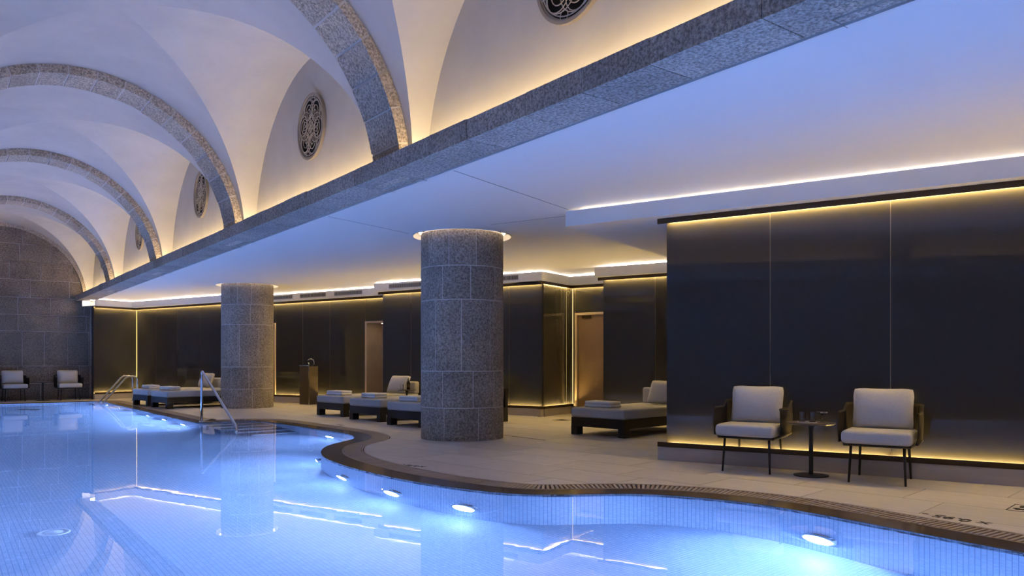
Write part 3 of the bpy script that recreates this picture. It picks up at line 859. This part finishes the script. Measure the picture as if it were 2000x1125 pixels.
for i, (p, lab) in enumerate(lounger_at):
    o = tw0 if i == 0 else copy_tree(tw0)
    dx, dy = rot2(AG, 0.36, 0.30)
    o.location = (p[0]+dx, p[1]+dy, 0.405); o['label'] = towel_lab[i]
    o.rotation_euler = (0, 0, AG+(0.0, 0.1, -0.06, 0.05, 0.1, 0.0)[i])

# ------------------------------------------------------------------ armchairs: local x = width, front at -y
def make_chair():
    o = thing('armchair', 'x', 'armchair', (0, 0, 0), AW, 'rope armchairs')
    for (x, y) in ((-0.225, -0.25), (0.225, -0.25), (-0.215, 0.25), (0.215, 0.25)):
        MB().tube([(x*1.03, y*1.03, 0.0), (x*0.96, y*0.9, 0.36)], [0.010, 0.013], 8).build('leg', M['blackmetal'], o, smooth=True)
    # seat frame
    MB().tube([(-0.27, -0.27, 0.345), (0.27, -0.27, 0.345), (0.28, 0.24, 0.345), (-0.28, 0.24, 0.345), (-0.27, -0.27, 0.345)], 0.013, 8).build('seat_frame', M['blackmetal'], o)
    rbox('seat_cushion', M['fabric'], o, -0.29, 0.29, -0.33, 0.22, 0.355, 0.475, 0.04, 4)
    MB().box(-0.26, 0.26, -0.24, 0.22, 0.338, 0.357).build('seat_deck', M['blackmetal'], o)
    mt = Matrix.Rotation(math.radians(-12), 3, 'X')
    rbox('back_cushion', M['pillow'], o, -0.265, 0.265, 0.06, 0.22, 0.44, 0.85, 0.05, 4, 0.25, mt)
    # U-shaped arm rail: low at the front, higher at the back
    def rail(u):   # u in 0..1 round the U
        if u < 0.36: k = u/0.36; return (-0.325, -0.24+0.42*k)
        if u > 0.64: k = (u-0.64)/0.36; return (0.325, 0.18-0.42*k)
        a = PI-(u-0.36)/0.28*PI; return (0.325*math.copysign(abs(math.cos(a))**0.55, math.cos(a)), 0.18+0.13*abs(math.sin(a))**0.6)
    def rz_(u): k = min(u, 1-u); return 0.63+0.06*min(1, max(0, (k-0.27)/0.09))
    N = 44
    top = [(*rail(i/N), rz_(i/N)) for i in range(N+1)]
    bot = [(rail(i/N)[0]*0.98, rail(i/N)[1], 0.37) for i in range(N+1)]
    MB().tube(top, 0.012, 8).build('arm_rail', M['rope'], o, smooth=True)
    MB().tube(bot, 0.012, 8).build('lower_rail', M['rope'], o, smooth=True)
    for nm, i0, i1 in (('woven_side', 0, 17), ('woven_back', 17, 28), ('woven_side', 28, N+1)):
        mb = MB()
        for i in range(i0, i1):
            for du in (0.0, 0.5):
                if i+du > N: continue
                u = (i+du)/N; x, y = rail(u)
                mb.tube([(x, y, rz_(u)), (x*1.015, y, (rz_(u)+0.37)/2), (x*0.98, y, 0.37)], 0.0062, 5, False)
        mb.build(nm, M['rope'], o, smooth=True)
    return o
ch0 = make_chair(); index_kids()
def far(px, d): return (px-1000)/1500*d, d
chairs = [((2.44, 7.77), AW, 'grey cushioned rope armchair left of the near side table'),
          ((3.39, 7.06), AW, 'grey cushioned rope armchair right of the near side table'),
          ((-13.62, 20.98), AV+0.10, 'far armchair against the stone end wall at the left edge'),
          ((-12.50, 21.65), AV+0.05, 'far armchair against the stone end wall near the amber glass')]
for i, (p, a, lab) in enumerate(chairs):
    o = ch0 if i == 0 else copy_tree(ch0)
    o.location = (p[0], p[1], 0); o.rotation_euler = (0, 0, a); o['label'] = lab
def side_table(loc, r, h, lab, rb=0.16):
    o = thing('side_table', lab, 'table', (*loc, 0), 0, 'round pedestal side tables')
    MB().lathe([(0.0, h-0.018), (r-0.02, h-0.018), (r, h-0.006), (r, h), (0.0, h)], 40).build('table_top', M['tabletop'], o)
    MB().lathe([(0.02, 0.012), (0.02, h-0.018)], 16).build('stem', M['blackmetal'], o, smooth=True)
    MB().lathe([(0.028, h-0.055), (0.028, h-0.018)], 16).build('collar', M['blackmetal'], o, smooth=True)
    MB().lathe([(0.0, 0.0), (rb, 0.0), (rb, 0.008), (0.03, 0.014), (0.0, 0.014)], 40).build('base', M['blackmetal'], o)
    return o
TN = (2.87, 7.37)
side_table(TN, 0.22, 0.51, 'round side table between the two near armchairs')
side_table((-12.99, 21.27), 0.24, 0.52, 'thin round side table between the two far armchairs', 0.17)
TM = (-2.15, 15.7)
side_table(TM, 0.19, 0.515, 'small side table with a bottle between two loungers')
def tumbler(x, y, z, lab, h=0.085, r=0.036):
    o = MB().lathe([(0.0, 0.0), (r*0.85, 0.0), (r, h), (r-0.003, h), (r*0.85-0.003, 0.012), (0.0, 0.012)], 24).build('glass_tumbler', M['tumbler'], None, (x, y, z), smooth=False)
    tag(o, lab, 'glass', 'clear tumblers'); return o
def coaster(x, y, z, lab):
    o = MB().lathe([(0.0, 0.0), (0.042, 0.0), (0.045, 0.003), (0.042, 0.006), (0.0, 0.006)], 24).build('coaster', M['towel'], None, (x, y, z))
    tag(o, lab, 'coaster', 'white paper coasters')
for (dx, dy, q) in ((-0.075, 0.03, 'left'), (0.005, -0.02, 'right')):
    coaster(TN[0]+dx, TN[1]+dy, 0.51, 'white coaster under the '+q+' tumbler on the near table')
    tumbler(TN[0]+dx, TN[1]+dy, 0.516, q+' clear tumbler on the near side table', 0.095, 0.036)
ds = thing('stemmed_dish', 'small dark dish on a thin clear stem on the near table', 'dish', (TN[0]+0.115, TN[1]+0.02, 0.51))
MB().lathe([(0.0, 0.0), (0.025, 0.0), (0.006, 0.008), (0.004, 0.07), (0.012, 0.08)], 16).build('stem', M['tumbler'], ds, smooth=True)
MB().lathe([(0.0, 0.078), (0.03, 0.082), (0.055, 0.098), (0.05, 0.1), (0.0, 0.09)], 20).build('bowl', M['olive'], ds, smooth=True)
rbox('leaf', M['pillow'], ds, -0.035, 0.03, -0.05, -0.04, 0.09, 0.10, 0.003, 2)
bt = thing('wine_bottle', 'dark bottle standing on the small side table', 'bottle', (TM[0]+0.03, TM[1], 0.515))
MB().lathe([(0.0, 0.0), (0.037, 0.002), (0.037, 0.13), (0.030, 0.16), (0.014, 0.185), (0.0135, 0.23), (0.0, 0.231)], 20).build('bottle_body', M['bottle'], bt, smooth=True)
MB().lathe([(0.0145, 0.19), (0.0145, 0.233), (0.0, 0.234)], 16).build('cap', M['blackmetal'], bt, smooth=True)
MB().lathe([(0.0375, 0.045), (0.0375, 0.105)], 20).build('label_band', M['olive'], bt, smooth=True)
tumbler(TM[0]-0.10, TM[1]-0.02, 0.515, 'left clear tumbler beside the dark bottle', 0.11, 0.033)
tumbler(TM[0]-0.04, TM[1]-0.08, 0.515, 'right clear tumbler beside the dark bottle', 0.11, 0.033)

# ------------------------------------------------------------------ drinking fountain
fx, fy = Wf(-14.95, 13.50)
fo = thing('drinking_fountain', 'bronze pedestal drinking fountain with curved tap against dark glass', 'fountain', (fx, fy, 0), AW)
MB().box(-0.17, 0.17, -0.15, 0.15, 0.0, 0.97).build('pedestal', M['cabinet'], fo)
MB().box(-0.18, 0.18, -0.16, 0.16, 0.97, 0.995).build('basin_top', M['steel'], fo)
MB().box(-0.13, 0.13, -0.11, 0.11, 0.994, 0.997).build('bowl', M['void'], fo)
MB().box(0.166, 0.178, -0.158, -0.148, 0.0, 0.97).build('edge_strip', M['steel'], fo)
MB().tube([(0.12, 0.06, 0.99), (0.13, 0.06, 1.07), (0.10, 0.05, 1.13), (0.05, 0.03, 1.155), (0.01, 0.0, 1.14), (-0.02, -0.02, 1.11)], 0.009, 8).build('tap', M['steel'], fo, smooth=True)
MB().tube([(0.15, -0.13, 0.99), (0.15, -0.13, 1.03), (0.12, -0.13, 1.06)], 0.012, 8).build('push_button', M['steel'], fo, smooth=True)

# ------------------------------------------------------------------ floor markings and drains
def text_mesh(body, size):
    c = bpy.data.curves.new('t', 'FONT'); c.body = body; c.size = size; c.align_x = 'CENTER'; c.align_y = 'CENTER'; c.extrude = 0.0006; c.offset = 0.003
    t = bpy.data.objects.new('t', c); COL.objects.link(t)
    bpy.context.view_layer.update()
    me = bpy.data.meshes.new_from_object(t.evaluated_get(bpy.context.evaluated_depsgraph_get()))
    bpy.data.objects.remove(t); me.materials.clear(); me.materials.append(M['ink']); return me
def marking(x, y, ang, body, size, lab):
    o = put(bpy.data.objects.new('depth_marking', text_mesh(body, size)), None, (x, y, 0.0012), ang)
    tag(o, lab, 'floor marking', 'pool depth markings')
marking(3.085, 5.36, math.atan2(0.37, -0.27), 'x 0.95 -', 0.145, 'black depth marking 0.95 painted on the deck below the armchairs')
marking(-1.04, 8.06, math.atan2(0.23, -0.287), 'x 0.95 -', 0.10, 'small black depth marking on the deck below the near column')
marking(-2.95, 13.2, math.atan2(0.5, -0.5), '0.95', 0.10, 'faint black depth marking beside the pool bay')
sg = thing('floor_sign', 'black outlined pictogram square on the deck at the right edge', 'floor sign', (3.86, 5.68, 0.0), AG)
sqm = MB()
for (a, b, c, d) in ((-0.15, 0.15, -0.15, -0.142), (-0.15, 0.15, 0.142, 0.15), (-0.15, -0.142, -0.15, 0.15), (0.142, 0.15, -0.15, 0.15)): sqm.box(a, b, c, d, 0.0, 0.0018)
sqm.build('outline', M['ink'], sg)
MB().tube([(-0.09, 0.02, 0.001), (-0.03, 0.07, 0.001), (0.05, 0.02, 0.001), (0.1, 0.05, 0.001)], 0.012, 4).build('figure', M['ink'], sg)
MB().lathe([(0.0, 0.0018), (0.025, 0.0018), (0.025, 0.0)], 16, -0.10, -0.04).build('figure_head', M['ink'], sg)
MB().tube([(-0.1, -0.09, 0.001), (-0.05, -0.07, 0.001), (0.0, -0.09, 0.001), (0.05, -0.07, 0.001), (0.1, -0.09, 0.001)], 0.008, 4).build('wave', M['ink'], sg)
def slot(x0, y0, x1, y1, lab):
    a = math.atan2(y1-y0, x1-x0); l = math.hypot(x1-x0, y1-y0)
    o = MB().box(-l/2, l/2, -0.010, 0.010, 0.0, 0.0015).build('slot_drain', M['void'], None, ((x0+x1)/2, (y0+y1)/2, 0), a)
    tag(o, lab, 'drain')
slot(-0.11, 11.35, 0.46, 10.66, 'thin dark slot drain in the paving right of the near column')
dr = thing('floor_drain', 'small square floor drain left of the single lounger', 'drain', (0.93, 14.3, 0), AG)
MB().box(-0.13, 0.13, -0.13, 0.13, 0, 0.002).build('drain_plate', M['bronze'], dr)
for k in range(5): MB().box(-0.10, 0.10, -0.095+k*0.042, -0.075+k*0.042, 0.002, 0.003).build('drain_slot', M['void'], dr)
print('tiles', ntile, 'objects', len(COL.objects))
